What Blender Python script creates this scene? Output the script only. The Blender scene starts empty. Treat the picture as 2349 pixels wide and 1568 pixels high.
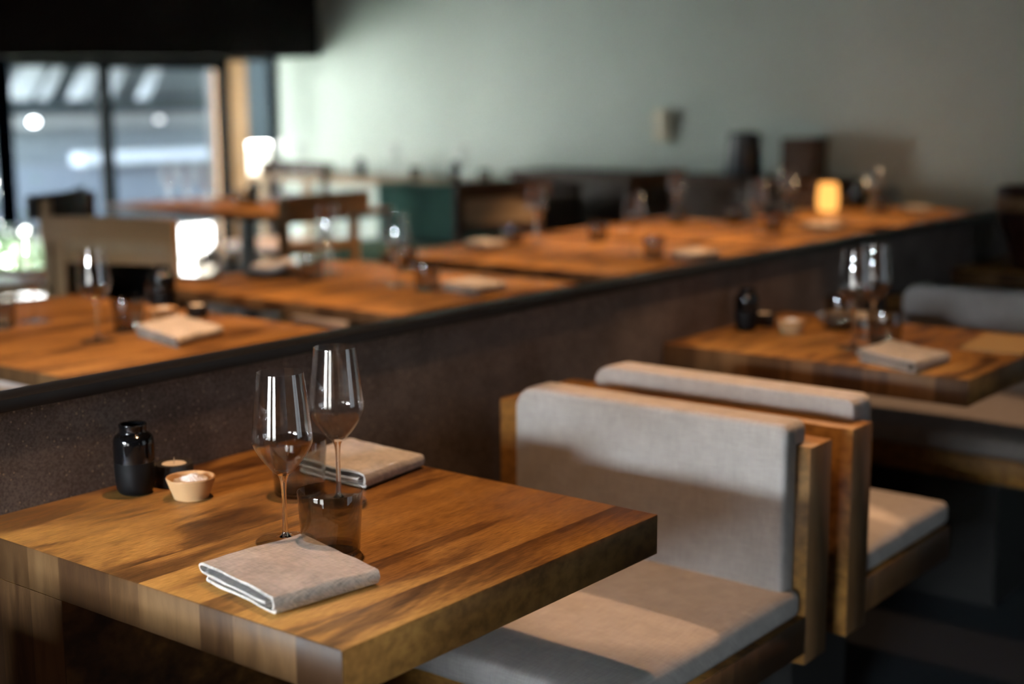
import bpy, bmesh, math, random
from mathutils import Vector, Matrix, noise as mnoise

# ------------------------------------------------------------------ camera
SC = bpy.context.scene
COL = SC.collection
YAW, PITCH, ROLL = math.radians(38.1954), math.radians(9.8292), math.radians(-0.3093)
CAM = Vector((0, 0, 1.35))
fw = Vector((math.cos(YAW) * math.cos(PITCH), math.sin(YAW) * math.cos(PITCH), -math.sin(PITCH)))
rt = fw.cross(Vector((0, 0, 1))).normalized()
up = rt.cross(fw)
c_, s_ = math.cos(ROLL), math.sin(ROLL)
rt, up = c_ * rt + s_ * up, -s_ * rt + c_ * up
cam = bpy.data.objects.new('camera', bpy.data.cameras.new('camera'))
COL.objects.link(cam)
cam.matrix_world = Matrix(((rt.x, up.x, -fw.x, CAM.x), (rt.y, up.y, -fw.y, CAM.y), (rt.z, up.z, -fw.z, CAM.z), (0, 0, 0, 1)))
cam.data.sensor_width = 36
cam.data.lens = 49.6856
cam.data.clip_start = 0.05
cam.data.clip_end = 200
cam.data.dof.use_dof = True
cam.data.dof.focus_distance = 1.92
cam.data.dof.aperture_fstop = 2.0
SC.camera = cam

# ------------------------------------------------------------------ colour management, world, lights
SC.view_settings.view_transform = 'Standard'
SC.view_settings.look = 'None'
SC.view_settings.gamma = 1
SC.view_settings.use_curve_mapping = False
SC.view_settings.exposure = 0.0
SC.cycles.use_denoising = True
SC.cycles.max_bounces = 14
SC.cycles.transparent_max_bounces = 40
SC.cycles.glossy_bounces = 6
SC.cycles.transmission_bounces = 10
SC.cycles.caustics_reflective = False
SC.cycles.caustics_refractive = False
SC.cycles.sample_clamp_indirect = 45
SC.cycles.blur_glossy = 0.3

W = bpy.data.worlds.new('world')
SC.world = W
W.use_nodes = True
_wt = W.node_tree
_bg = _wt.nodes['Background']
_tc = _wt.nodes.new('ShaderNodeTexCoord')
_sx = _wt.nodes.new('ShaderNodeSeparateXYZ')
_wt.links.new(_tc.outputs['Generated'], _sx.inputs[0])
_dot = _wt.nodes.new('ShaderNodeVectorMath')
_dot.operation = 'DOT_PRODUCT'
_dot.inputs[1].default_value = Vector((-0.97, -0.05, 0.17)).normalized()
_wt.links.new(_tc.outputs['Generated'], _dot.inputs[0])
_acc = None
for _src, _lo, _hi, _to in ((_sx.outputs['X'], -0.80, -0.92, 42.0), (_sx.outputs['Y'], -0.45, -0.8, 1.3), (_dot.outputs['Value'], 0.90, 0.97, 320.0)):   # hazy sky, brightest low on the -x side
    _mr = _wt.nodes.new('ShaderNodeMapRange')
    _wt.links.new(_src, _mr.inputs['Value'])
    for _i, _v in ((1, _lo), (2, _hi), (3, 0.9), (4, _to)):
        _mr.inputs[_i].default_value = _v
    if _acc is None:
        _acc = _mr.outputs[0]
    else:
        _mx = _wt.nodes.new('ShaderNodeMath')
        _mx.operation = 'MAXIMUM'
        _wt.links.new(_acc, _mx.inputs[0])
        _wt.links.new(_mr.outputs[0], _mx.inputs[1])
        _acc = _mx.outputs[0]
_wt.links.new(_acc, _bg.inputs[1])
_bg.inputs[0].default_value = (0.84, 0.93, 1.0, 1)

XW, YW, XL, YF, ZC = 7.6, 8.24, -3.2, -2.6, 2.75   # green wall, window wall, back wall, front wall, ceiling


def lamp(name, kind, loc, energy, color, **kw):
    l = bpy.data.lights.new(name, kind)
    l.energy = energy
    l.color = color
    o = bpy.data.objects.new(name, l)
    o.location = loc
    for k, v in kw.items():
        if k == 'rot':
            o.rotation_euler = v
        else:
            setattr(l, k, v)
    COL.objects.link(o)
    return o


WARM = (1.0, 0.58, 0.31)
lamp('sun', 'SUN', (10, 20, 12), 430, (1.0, 0.97, 0.92), angle=math.radians(2), rot=Vector((-0.52, -0.50, -0.70)).to_track_quat('-Z', 'Y').to_euler())
for x, y, e, a, bl in ((1.62, 1.60, 104, 84, 0.25), (3.25, 1.50, 80, 45, 0.3), (2.2, 3.15, 210, 58, 0.3), (3.32, 3.2, 165, 58, 0.3), (4.5, 3.25, 200, 68, 0.3), (5.55, 3.25, 250, 66, 0.3), (6.7, 3.1, 170, 46, 0.3), (5.4, 6.1, 260, 58, 0.3)):
    lamp('ceiling_spot', 'SPOT', (x, y, 2.5), e, WARM, spot_size=math.radians(a), spot_blend=bl, shadow_soft_size=0.035)
# tilted spotlight washing the two back-to-back bench seats
lamp('ceiling_spot', 'SPOT', (3.5, 1.30, 2.5), 190, WARM, spot_size=math.radians(21), spot_blend=0.10, shadow_soft_size=0.025,
     rot=Vector((-1.23, 0.0, -2.0)).to_track_quat('-Z', 'Y').to_euler())

# portals guide the sampling of the daylight through the two window openings
p = lamp('window_portal', 'AREA', (5.9, YW + 0.12, 0.81), 1, (1, 1, 1), shape='RECTANGLE', size=3.4, size_y=1.62, rot=(math.radians(-90), 0, 0))
p.data.cycles.is_portal = True
p = lamp('window_portal', 'AREA', (XL - 0.12, 0.75, 1.075), 1, (1, 1, 1), shape='RECTANGLE', size=1.55, size_y=3.35, rot=(0, math.radians(-90), 0))
p.data.cycles.is_portal = True
p = lamp('window_portal', 'AREA', (3.4, YF - 0.12, 1.25), 1, (1, 1, 1), shape='RECTANGLE', size=2.0, size_y=1.9, rot=(math.radians(90), 0, 0))
p.data.cycles.is_portal = True


# ------------------------------------------------------------------ material helpers
def mat(name):
    m = bpy.data.materials.new(name)
    m.use_nodes = True
    nt = m.node_tree
    nt.nodes.clear()
    out = nt.nodes.new('ShaderNodeOutputMaterial')
    return m, nt, out


class NT:
    def __init__(self, nt):
        self.nt = nt

    def n(self, t, **kw):
        nd = self.nt.nodes.new(t)
        for k, v in kw.items():
            if k.startswith('i_'):
                key = k[2:]
                key = int(key) if key.isdigit() else key.replace('_', ' ')
                if hasattr(v, 'is_output') or hasattr(v, 'links'):
                    self.nt.links.new(v, nd.inputs[key])
                else:
                    nd.inputs[key].default_value = v
            else:
                setattr(nd, k, v)
        return nd

    def math(self, op, a, b=None, c=None):
        nd = self.nt.nodes.new('ShaderNodeMath')
        nd.operation = op
        for i, v in enumerate((a, b, c)):
            if v is None:
                continue
            if hasattr(v, 'links'):
                self.nt.links.new(v, nd.inputs[i])
            else:
                nd.inputs[i].default_value = v
        return nd.outputs[0]

    def link(self, a, b):
        self.nt.links.new(a, b)

    def ramp(self, fac, stops):
        nd = self.nt.nodes.new('ShaderNodeValToRGB')
        cr = nd.color_ramp
        while len(cr.elements) < len(stops):
            cr.elements.new(0.5)
        for e, (p_, c) in zip(cr.elements, stops):
            e.position = p_
            e.color = (*c, 1) if len(c) == 3 else c
        self.link(fac, nd.inputs[0])
        return nd.outputs[0]

    def mix(self, fac, a, b, blend='MIX'):
        nd = self.nt.nodes.new('ShaderNodeMix')
        nd.data_type = 'RGBA'
        nd.blend_type = blend
        for i, v in ((0, fac), (6, a), (7, b)):
            if hasattr(v, 'links'):
                self.link(v, nd.inputs[i])
            else:
                nd.inputs[i].default_value = v if i == 0 else ((*v, 1) if len(v) == 3 else v)
        return nd.outputs[2]


def plain(name, col, rough=0.5, spec=0.5, metal=0.0, coat=0.0, bump=None):
    m, nt, out = mat(name)
    N = NT(nt)
    b = N.n('ShaderNodeBsdfPrincipled')
    b.inputs['Base Color'].default_value = (*col, 1)
    b.inputs['Roughness'].default_value = rough
    b.inputs['Specular IOR Level'].default_value = spec
    b.inputs['Metallic'].default_value = metal
    b.inputs['Coat Weight'].default_value = coat
    tc = N.n('ShaderNodeTexCoord')
    nz = N.n('ShaderNodeTexNoise', i_Vector=tc.outputs['Object'], i_Scale=(bump or (9, 0))[0], i_Detail=4.0)
    col2 = N.mix(N.math('MULTIPLY', nz.outputs[0], 0.35), (*col,), tuple(c * 0.7 for c in col))
    N.link(col2, b.inputs['Base Color'])
    if bump and bump[1]:
        bm_ = N.n('ShaderNodeBump', i_Strength=bump[1], i_Distance=0.002, i_Height=nz.outputs[0])
        N.link(bm_.outputs[0], b.inputs['Normal'])
    N.link(b.outputs[0], out.inputs[0])
    return m


def wood(name, axis='x', plank=0.086, bright=1.0, end=1.0, rough=0.42):
    """plank-glued hardwood with a swirling dark figure; grain runs along `axis` and down the end faces"""
    m, nt, out = mat(name)
    N = NT(nt)
    tc = N.n('ShaderNodeTexCoord')
    oi = N.n('ShaderNodeObjectInfo')
    sp = N.n('ShaderNodeSeparateXYZ', i_0=tc.outputs['Object'])
    x, y, z = sp.outputs
    if axis == 'y':
        x, y = y, x
    if axis == 'z':
        x, z = z, x
    ls = N.n('ShaderNodeSeparateXYZ', i_0=oi.outputs['Location'])
    rnd0 = N.math('ADD', N.math('MULTIPLY', ls.outputs[0], 7.31), N.math('MULTIPLY', ls.outputs[1], 5.17))
    yw = N.math('DIVIDE', N.math('ADD', y, N.math('MULTIPLY', N.math('SINE', N.math('MULTIPLY', y, 2.7 / plank)), plank * 0.2)), plank)
    pl = N.math('FLOOR', yw)
    rnd = N.math('FRACT', N.math('ADD', N.math('MULTIPLY', pl, 0.618034), N.math('ADD', N.math('MULTIPLY', N.math('SUBTRACT', ls.outputs[0], 1.0435), 1.7), 20.06)))
    # long sweeping figure
    v1 = N.n('ShaderNodeCombineXYZ', i_0=N.math('ADD', N.math('MULTIPLY', x, 2.0), N.math('MULTIPLY', rnd, 31.0)),
             i_1=N.math('ADD', N.math('MULTIPLY', y, 7.5), rnd0), i_2=N.math('MULTIPLY', z, 3.0))
    f1 = N.n('ShaderNodeTexNoise', i_Vector=v1.outputs[0], i_Scale=1.0, i_Detail=4.0, i_Roughness=0.5, i_Distortion=1.9)
    v2 = N.n('ShaderNodeCombineXYZ', i_0=N.math('ADD', N.math('MULTIPLY', x, 7.0), N.math('MULTIPLY', rnd, 13.0)),
             i_1=N.math('MULTIPLY', y, 48.0), i_2=N.math('MULTIPLY', z, 8.0))
    f2 = N.n('ShaderNodeTexNoise', i_Vector=v2.outputs[0], i_Scale=1.0, i_Detail=6.0, i_Roughness=0.6, i_Distortion=0.5)
    v3 = N.n('ShaderNodeCombineXYZ', i_0=N.math('MULTIPLY', x, 45.0), i_1=N.math('MULTIPLY', y, 420.0), i_2=N.math('MULTIPLY', z, 60.0))
    f3 = N.n('ShaderNodeTexNoise', i_Vector=v3.outputs[0], i_Scale=1.0, i_Detail=3.0)
    t = N.math('ADD', f1.outputs[0], N.math('MULTIPLY', N.math('SUBTRACT', rnd, 0.5), 0.13))
    t = N.math('ADD', t, N.math('MULTIPLY', N.math('SUBTRACT', f2.outputs[0], 0.5), 0.30))
    B = bright
    col = N.ramp(t, [(0.28, (0.058 * B, 0.0240 * B, 0.0076 * B)), (0.40, (0.134 * B, 0.0595 * B, 0.0165 * B)), (0.48, (0.246 * B, 0.116 * B, 0.0295 * B)),
                     (0.62, (0.325 * B, 0.160 * B, 0.0405 * B)), (0.80, (0.39 * B, 0.206 * B, 0.056 * B))])
    fine = N.ramp(f3.outputs[0], [(0.32, (0.62, 0.60, 0.58)), (0.62, (1.10, 1.10, 1.10))])
    col = N.mix(1.0, col, fine, 'MULTIPLY')
    fr = N.math('FRACT', yw)
    edge = N.math('LESS_THAN', fr, 0.012)
    geo = N.n('ShaderNodeNewGeometry')
    vt = N.n('ShaderNodeVectorTransform', vector_type='NORMAL', convert_from='WORLD', convert_to='OBJECT', i_0=geo.outputs['True Normal'])
    ns = N.n('ShaderNodeSeparateXYZ', i_0=vt.outputs[0])
    endg = N.math('GREATER_THAN', N.math('ABSOLUTE', ns.outputs[{'x': 0, 'y': 1, 'z': 2}[axis]]), 0.7)
    et = N.math('ADD', N.math('MULTIPLY', rnd, 0.55), N.math('MULTIPLY', N.math('SUBTRACT', f2.outputs[0], 0.5), 0.8))
    ecol = N.ramp(et, [(0.0, (0.042, 0.019, 0.008)), (0.2, (0.064, 0.031, 0.012)), (0.36, (0.098, 0.050, 0.020)), (0.6, (0.145, 0.079, 0.033))])
    col = N.mix(N.math('MULTIPLY', endg, end), col, ecol)   # denser, greyer end grain
    col = N.mix(N.math('MULTIPLY', edge, 0.28), col, (0.03, 0.012, 0.005))
    b = N.n('ShaderNodeBsdfPrincipled')
    N.link(col, b.inputs['Base Color'])
    N.link(N.math('ADD', rough - 0.05, N.math('MULTIPLY', f2.outputs[0], 0.18)), b.inputs['Roughness'])
    b.inputs['Specular IOR Level'].default_value = 0.16
    bp_ = N.n('ShaderNodeBump', i_Strength=0.10, i_Distance=0.001, i_Height=f3.outputs[0])
    N.link(bp_.outputs[0], b.inputs['Normal'])
    N.link(b.outputs[0], out.inputs[0])
    return m


def fabric(name, col, sc=420.0, contrast=0.28):
    m, nt, out = mat(name)
    N = NT(nt)
    tc = N.n('ShaderNodeTexCoord')
    sp = N.n('ShaderNodeSeparateXYZ', i_0=tc.outputs['Object'])
    x, y, z = sp.outputs
    xz = N.math('ADD', x, z)
    a = N.n('ShaderNodeCombineXYZ', i_0=N.math('MULTIPLY', xz, sc), i_1=N.math('MULTIPLY', y, sc * 0.07), i_2=N.math('MULTIPLY', N.math('SUBTRACT', x, z), sc * 0.05))
    c = N.n('ShaderNodeCombineXYZ', i_0=N.math('MULTIPLY', xz, sc * 0.07), i_1=N.math('MULTIPLY', y, sc), i_2=3.3)
    n1 = N.n('ShaderNodeTexNoise', i_Vector=a.outputs[0], i_Scale=1.0, i_Detail=2.0)
    n2 = N.n('ShaderNodeTexNoise', i_Vector=c.outputs[0], i_Scale=1.0, i_Detail=2.0)
    n3 = N.n('ShaderNodeTexNoise', i_Vector=tc.outputs['Object'], i_Scale=28.0, i_Detail=5.0)
    h = N.math('ADD', n1.outputs[0], n2.outputs[0])
    t = N.math('ADD', N.math('MULTIPLY', h, 0.35), N.math('MULTIPLY', n3.outputs[0], 0.3))
    k = contrast
    colr = N.ramp(t, [(0.36, tuple(v * (1 - k) for v in col)), (0.64, tuple(min(1, v * (1 + k)) for v in col))])
    b = N.n('ShaderNodeBsdfPrincipled')
    N.link(colr, b.inputs['Base Color'])
    b.inputs['Roughness'].default_value = 0.95
    b.inputs['Specular IOR Level'].default_value = 0.1
    b.inputs['Sheen Weight'].default_value = 0.04
    bp_ = N.n('ShaderNodeBump', i_Strength=0.35, i_Distance=0.0012, i_Height=h)
    N.link(bp_.outputs[0], b.inputs['Normal'])
    N.link(b.outputs[0], out.inputs[0])
    return m


def thin_glass(name, tint=(1, 1, 1), f0=0.04, rough=0.0):
    m, nt, out = mat(name)
    N = NT(nt)
    lw = N.n('ShaderNodeLayerWeight', i_Blend=0.5)
    f = N.math('ADD', f0, N.math('MULTIPLY', N.math('POWER', lw.outputs['Facing'], 5.0), 1 - f0))
    tr = N.n('ShaderNodeBsdfTransparent')
    tr.inputs[0].default_value = (*tint, 1)
    gl = N.n('ShaderNodeBsdfGlossy')
    gl.inputs['Color'].default_value = (1, 1, 1, 1)
    gl.inputs['Roughness'].default_value = rough
    mx = N.n('ShaderNodeMixShader')
    N.link(f, mx.inputs[0])
    N.link(tr.outputs[0], mx.inputs[1])
    N.link(gl.outputs[0], mx.inputs[2])
    N.link(mx.outputs[0], out.inputs[0])
    return m


def solid_glass(name):
    m, nt, out = mat(name)
    N = NT(nt)
    g = N.n('ShaderNodeBsdfGlass')
    g.inputs['IOR'].default_value = 1.48
    g.inputs['Roughness'].default_value = 0.0
    N.link(g.outputs[0], out.inputs[0])
    return m


def emit(name, col, s):
    m, nt, out = mat(name)
    N = NT(nt)
    e = N.n('ShaderNodeEmission')
    e.inputs[0].default_value = (*col, 1)
    e.inputs[1].default_value = s
    N.link(e.outputs[0], out.inputs[0])
    return m


def speckled(name):
    m, nt, out = mat(name)
    N = NT(nt)
    tc = N.n('ShaderNodeTexCoord')
    n1 = N.n('ShaderNodeTexNoise', i_Vector=tc.outputs['Object'], i_Scale=9.0, i_Detail=6.0, i_Roughness=0.6)
    n2 = N.n('ShaderNodeTexNoise', i_Vector=tc.outputs['Object'], i_Scale=230.0, i_Detail=3.0)
    vo = N.n('ShaderNodeTexVoronoi', i_Vector=tc.outputs['Object'], i_Scale=170.0)
    base = N.ramp(n1.outputs[0], [(0.32, (0.095, 0.076, 0.067)), (0.68, (0.165, 0.134, 0.120))])
    grit = N.ramp(n2.outputs[0], [(0.36, (0.72, 0.72, 0.72)), (0.62, (1.22, 1.22, 1.22))])
    base = N.mix(1.0, base, grit, 'MULTIPLY')
    sepc = N.n('ShaderNodeSeparateColor', i_0=vo.outputs['Color'])
    sp = N.math('MULTIPLY', N.math('LESS_THAN', vo.outputs['Distance'], 0.30), N.math('GREATER_THAN', sepc.outputs[0], 0.86))
    col = N.mix(N.math('MULTIPLY', sp, 0.7), base, (0.40, 0.30, 0.22))
    b = N.n('ShaderNodeBsdfPrincipled')
    N.link(col, b.inputs['Base Color'])
    b.inputs['Roughness'].default_value = 0.8
    b.inputs['Specular IOR Level'].default_value = 0.15
    bp_ = N.n('ShaderNodeBump', i_Strength=0.4, i_Distance=0.001, i_Height=n2.outputs[0])
    N.link(bp_.outputs[0], b.inputs['Normal'])
    N.link(b.outputs[0], out.inputs[0])
    return m


M = dict(
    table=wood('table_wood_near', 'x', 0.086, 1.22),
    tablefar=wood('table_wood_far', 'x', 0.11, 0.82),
    bench=wood('bench_wood', 'y', 0.3, 0.95),
    oak=plain('pale_oak', (0.34, 0.22, 0.11), 0.5, 0.3),
    oakdark=plain('dark_oak', (0.06, 0.035, 0.02), 0.5, 0.3),
    seat=fabric('grey_upholstery', (0.335, 0.312, 0.296), 520.0, 0.16),
    linen=fabric('linen', (0.47, 0.435, 0.39), 1000.0, 0.42),
    canvas=fabric('tan_canvas', (0.36, 0.27, 0.165), 260.0, 0.15),
    leather=plain('black_leather', (0.012, 0.011, 0.011), 0.45, 0.3),
    pale=fabric('pale_seat', (0.62, 0.55, 0.52), 300.0, 0.1),
    green=fabric('green_upholstery', (0.035, 0.085, 0.070), 300.0, 0.15),
    part=speckled('speckled_partition'),
    cap=plain('black_cap', (0.010, 0.0095, 0.009), 0.42, 0.3),
    metal=plain('black_metal', (0.015, 0.016, 0.018), 0.35, 0.5),
    glaze=plain('black_glaze', (0.004, 0.004, 0.0045), 0.09, 0.5),
    matte=plain('black_matte', (0.004, 0.004, 0.0045), 0.5, 0.18),
    stone=plain('black_stone', (0.030, 0.028, 0.027), 0.75, 0.3, bump=(260, 0.9)),
    wax=plain('candle_wax', (0.90, 0.82, 0.70), 0.5, 0.4),
    salt=plain('sea_salt', (0.86, 0.82, 0.78), 0.5, 0.4, bump=(900, 0.6)),
    bowl=plain('bowl_wood', (0.56, 0.345, 0.17), 0.5, 0.25, bump=(60, 0.1)),
    clear=thin_glass('clear_glass', (0.985, 0.985, 0.985), 0.075),
    foot=thin_glass('foot_glass', (0.96, 0.96, 0.96), 0.09),
    stem=solid_glass('stem_glass'),
    smoke=thin_glass('smoked_glass', (0.75, 0.73, 0.695), 0.055),
    smokebase=thin_glass('smoked_base', (0.52, 0.49, 0.45), 0.055),
    pane=thin_glass('window_glass', (0.965, 0.975, 0.98), 0.03),
    kraft=plain('kraft_paper', (0.40, 0.27, 0.12), 0.8, 0.1),
    wall=plain('sage_wall', (0.54, 0.625, 0.575), 0.9, 0.1, bump=(3, 0)),
    darkwall=plain('dark_wall', (0.035, 0.03, 0.028), 0.8, 0.2),
    ceil=plain('dark_ceiling', (0.015, 0.012, 0.011), 0.8, 0.1),
    floor=plain('dark_floor', (0.020, 0.023, 0.028), 0.55, 0.3),
    frame=plain('window_frame', (0.004, 0.0065, 0.008), 0.75, 0.08),
    sill=plain('white_sill', (0.75, 0.76, 0.80), 0.5, 0.3),
    ground2=plain('white_paving', (0.78, 0.80, 0.80), 0.8, 0.1),
    ground=plain('pale_paving', (0.035, 0.036, 0.036), 0.8, 0.1),
    grass=plain('grass_green', (0.045, 0.075, 0.035), 0.9, 0.1, bump=(20, 0)),
    clad=plain('grey_cladding', (0.115, 0.145, 0.19), 0.8, 0.2),
    cladl=plain('pale_cladding', (0.10, 0.125, 0.15), 0.8, 0.2),
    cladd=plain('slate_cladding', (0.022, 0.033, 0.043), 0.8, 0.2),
    skyblock=plain('sky_blocker_grey', (0.15, 0.15, 0.15), 0.9, 0.1),
    ledge=plain('ledge_paint', (0.25, 0.29, 0.34), 0.7, 0.2),
    rail=plain('rail_paint', (0.16, 0.18, 0.20), 0.7, 0.2),
    white=plain('white_paint', (0.22, 0.25, 0.28), 0.7, 0.2),
    blue=plain('blue_cloth', (0.005, 0.018, 0.035), 0.9, 0.1),
    orange=plain('larch_wood', (0.30, 0.16, 0.078), 0.7, 0.2),
    leaf=plain('leaf_green', (0.012, 0.055, 0.028), 0.6, 0.3),
    navy=plain('navy_glaze', (0.010, 0.016, 0.022), 0.35, 0.5),
    brown=plain('brown_wood', (0.085, 0.05, 0.032), 0.6, 0.3),
    pot=plain('brown_pot', (0.030, 0.010, 0.006), 0.4, 0.4),
    potband=plain('tan_band', (0.20, 0.12, 0.06), 0.5, 0.3),
    ivory=plain('ivory_plastic', (0.74, 0.70, 0.54), 0.5, 0.3),
    glow=emit('lantern_glow', (1.0, 0.42, 0.095), 1.9),
    flame=emit('candle_flame', (1.0, 0.55, 0.18), 16.0),
)


# ------------------------------------------------------------------ mesh helpers
def bbox(bm, x0, x1, y0, y1, z0, z1):
    vs = [bm.verts.new((x, y, z)) for x in (x0, x1) for y in (y0, y1) for z in (z0, z1)]
    for f in ((0, 1, 3, 2), (4, 6, 7, 5), (0, 4, 5, 1), (2, 3, 7, 6), (0, 2, 6, 4), (1, 5, 7, 3)):
        bm.faces.new([vs[i] for i in f])
    return vs


def bevel(bm, w, seg=2):
    bmesh.ops.recalc_face_normals(bm, faces=bm.faces[:])
    bmesh.ops.bevel(bm, geom=bm.edges[:], offset=w, segments=seg, profile=0.5, affect='EDGES', clamp_overlap=True)


def box(x0, x1, y0, y1, z0, z1, bev=0.0, seg=2):
    bm = bmesh.new()
    bbox(bm, x0, x1, y0, y1, z0, z1)
    if bev:
        bevel(bm, bev, seg)
    return bm


def join(*bms):
    """append meshes of one part into the first"""
    a = bms[0]
    for b in bms[1:]:
        me = bpy.data.meshes.new('tmp')
        b.to_mesh(me)
        a.from_mesh(me)
        bpy.data.meshes.remove(me)
        b.free()
    return a


def lathe(prof, seg=48, closed=False):
    bm = bmesh.new()
    rings = []
    for r, z in prof:
        if r < 1e-6:
            rings.append([bm.verts.new((0, 0, z))])
        else:
            rings.append([bm.verts.new((r * math.cos(2 * math.pi * i / seg), r * math.sin(2 * math.pi * i / seg), z)) for i in range(seg)])
    pairs = list(zip(rings, rings[1:])) + ([(rings[-1], rings[0])] if closed else [])
    for a, b in pairs:
        for i in range(seg):
            j = (i + 1) % seg
            if len(a) == 1 and len(b) == 1:
                continue
            if len(a) == 1:
                bm.faces.new((a[0], b[j], b[i]))
            elif len(b) == 1:
                bm.faces.new((a[i], a[j], b[0]))
            else:
                bm.faces.new((a[i], a[j], b[j], b[i]))
    bmesh.ops.recalc_face_normals(bm, faces=bm.faces[:])
    return bm


def smoothprof(pts, n=6):
    """Catmull-Rom through the profile points"""
    out = []
    P = [pts[0]] + list(pts) + [pts[-1]]
    for i in range(1, len(P) - 2):
        p0, p1, p2, p3 = P[i - 1], P[i], P[i + 1], P[i + 2]
        for k in range(n):
            t = k / n
            out.append(tuple(0.5 * ((2 * p1[d]) + (-p0[d] + p2[d]) * t + (2 * p0[d] - 5 * p1[d] + 4 * p2[d] - p3[d]) * t * t + (-p0[d] + 3 * p1[d] - 3 * p2[d] + p3[d]) * t ** 3) for d in (0, 1)))
    out.append(tuple(pts[-1]))
    return out


def tube(pts, r, seg=8):
    bm = bmesh.new()
    rings = []
    pts = [Vector(p_) for p_ in pts]
    rs = r if isinstance(r, (list, tuple)) else [r] * len(pts)
    for i, p_ in enumerate(pts):
        d = (pts[min(i + 1, len(pts) - 1)] - pts[max(i - 1, 0)]).normalized()
        a = d.orthogonal().normalized() if abs(d.z) < 0.9 else Vector((1, 0, 0))
        a = (a - d * a.dot(d)).normalized()
        b = d.cross(a)
        rings.append([bm.verts.new(p_ + (a * math.cos(t) + b * math.sin(t)) * rs[i]) for t in [2 * math.pi * k / seg for k in range(seg)]])
    for a, b in zip(rings, rings[1:]):
        for i in range(seg):
            bm.faces.new((a[i], a[(i + 1) % seg], b[(i + 1) % seg], b[i]))
    bm.faces.new(rings[0][::-1])
    bm.faces.new(rings[-1])
    bmesh.ops.recalc_face_normals(bm, faces=bm.faces[:])
    return bm


def to_mesh(name, bm, m, smooth=True, angle=35):
    me = bpy.data.meshes.new(name)
    bm.to_mesh(me)
    bm.free()
    for mm in (m if isinstance(m, (list, tuple)) else [m]):
        me.materials.append(mm)
    if smooth:
        for p_ in me.polygons:
            p_.use_smooth = True
        try:
            me.set_sharp_from_angle(angle=math.radians(angle))
        except Exception:
            pass
    return me


def obj(name, bm, m, parent=None, smooth=True, angle=35):
    me = bm if isinstance(bm, bpy.types.Mesh) else to_mesh(name, bm, m, smooth, angle)
    o = bpy.data.objects.new(name, me)
    COL.objects.link(o)
    if parent:
        o.parent = parent
    return o


def tag(o, label, cat, group=None, kind=None):
    o['label'] = label
    o['category'] = cat
    if group:
        o['group'] = group
    if kind:
        o['kind'] = kind
    return o


def thing(name, label, cat, loc=(0, 0, 0), rz=0.0, group=None):
    o = bpy.data.objects.new(name, None)
    o.empty_display_size = 0.05
    COL.objects.link(o)
    o.location = loc
    o.rotation_euler = (0, 0, rz)
    return tag(o, label, cat, group)


def struct(name, bm, m, label=None, cat=None, parent=None, smooth=False):
    o = obj(name, bm, m, parent, smooth)
    if not parent:
        o['kind'] = 'structure'
        if label:
            o['label'] = label
            o['category'] = cat
    return o


# ------------------------------------------------------------------ room shell
struct('floor', box(XL - 0.3, XW + 0.3, YF - 0.3, YW, -0.12, 0.0), M['floor'], 'dark bluish restaurant floor', 'floor')
struct('ceiling', box(XL - 0.3, XW + 0.3, YF - 0.3, YW + 0.3, ZC, ZC + 0.2), M['ceil'], 'dark ceiling above the dining room', 'ceiling')
struct('wall_right', box(XW, XW + 0.25, YF - 0.3, YW + 0.03, -0.1, ZC), M['wall'], 'large sage green wall behind the far tables', 'wall')
def framed_wall(name, along, fixed, a0, a1, w0, w1, z0, z1, label):
    f0, f1 = min(fixed), max(fixed)
    def bx_(u0, u1, v0, v1):
        return box(f0, f1, u0, u1, v0, v1) if along == 'y' else box(u0, u1, f0, f1, v0, v1)
    struct(name, join(bx_(a0, w0, -0.1, ZC), bx_(w1, a1, -0.1, ZC), bx_(w0, w1, z1, ZC), bx_(w0, w1, -0.1, z0)), M['darkwall'], label, 'wall')


framed_wall('wall_front', 'x', (YF - 0.25, YF), XL - 0.25, XW, 2.4, 4.4, 0.3, 2.2, 'dark wall on the near right side of the room')
struct('wall_back', join(box(XL - 0.25, XL, YF, -0.70, -0.1, ZC), box(XL - 0.25, XL, 2.40, YW + 0.25, -0.1, ZC), box(XL - 0.25, XL, 0.50, 1.05, 0.3, 1.85), box(XL - 0.25, XL, -0.70, 0.50, 1.55, 1.85),
                         box(XL - 0.25, XL, -0.70, 2.40, 1.85, ZC), box(XL - 0.25, XL, -0.70, 2.40, -0.1, 0.3)), M['darkwall'], 'dark wall behind the viewer with two bright windows', 'wall')
# window wall: openings x 3.0..7.57, z 0..1.62
bm = box(XL, 4.17, YW, YW + 0.25, -0.1, ZC)
bm = join(bm, box(4.17, XW, YW, YW + 0.25, 1.66, ZC))
struct('wall_left', bm, M['darkwall'], 'dark wall around the low windows', 'wall')
# bulkhead hanging above the windows (its underside rises a little towards the left)
bm = bmesh.new()
v = bbox(bm, XL, XW, 7.80, YW, 1.655, ZC)
for vv in v:
    if abs(vv.co.z - 1.655) < 1e-4 and vv.co.x < 4:
        vv.co.z -= 0.19
struct('ceiling_bulkhead', bm, M['ceil'], 'dark bulkhead hanging above the windows', 'bulkhead')


def window(n, x0, x1, z0, z1, label, rail=None):
    r = bpy.data.objects.new('window_%d' % n, None)
    COL.objects.link(r)
    r['kind'] = 'structure'
    r['label'] = label
    r['category'] = 'window'
    t = 0.034
    y0, y1 = YW + 0.03, YW + 0.10
    bm = box(x0, x0 + t, y0, y1, z0, z1)
    parts = [box(x1 - t, x1, y0, y1, z0, z1), box(x0, x1, y0, y1, z0, z0 + 0.05), box(x0, x1, y0, y1, z1 - (rail or 0.05), z1)]
    obj('window_frame', join(bm, *parts), M['frame'], r, False)
    obj('pane', box(x0 + t, x1 - t, y0 + 0.03, y0 + 0.038, z0 + 0.05, z1 - 0.03), M['pane'], r, False)


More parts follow.
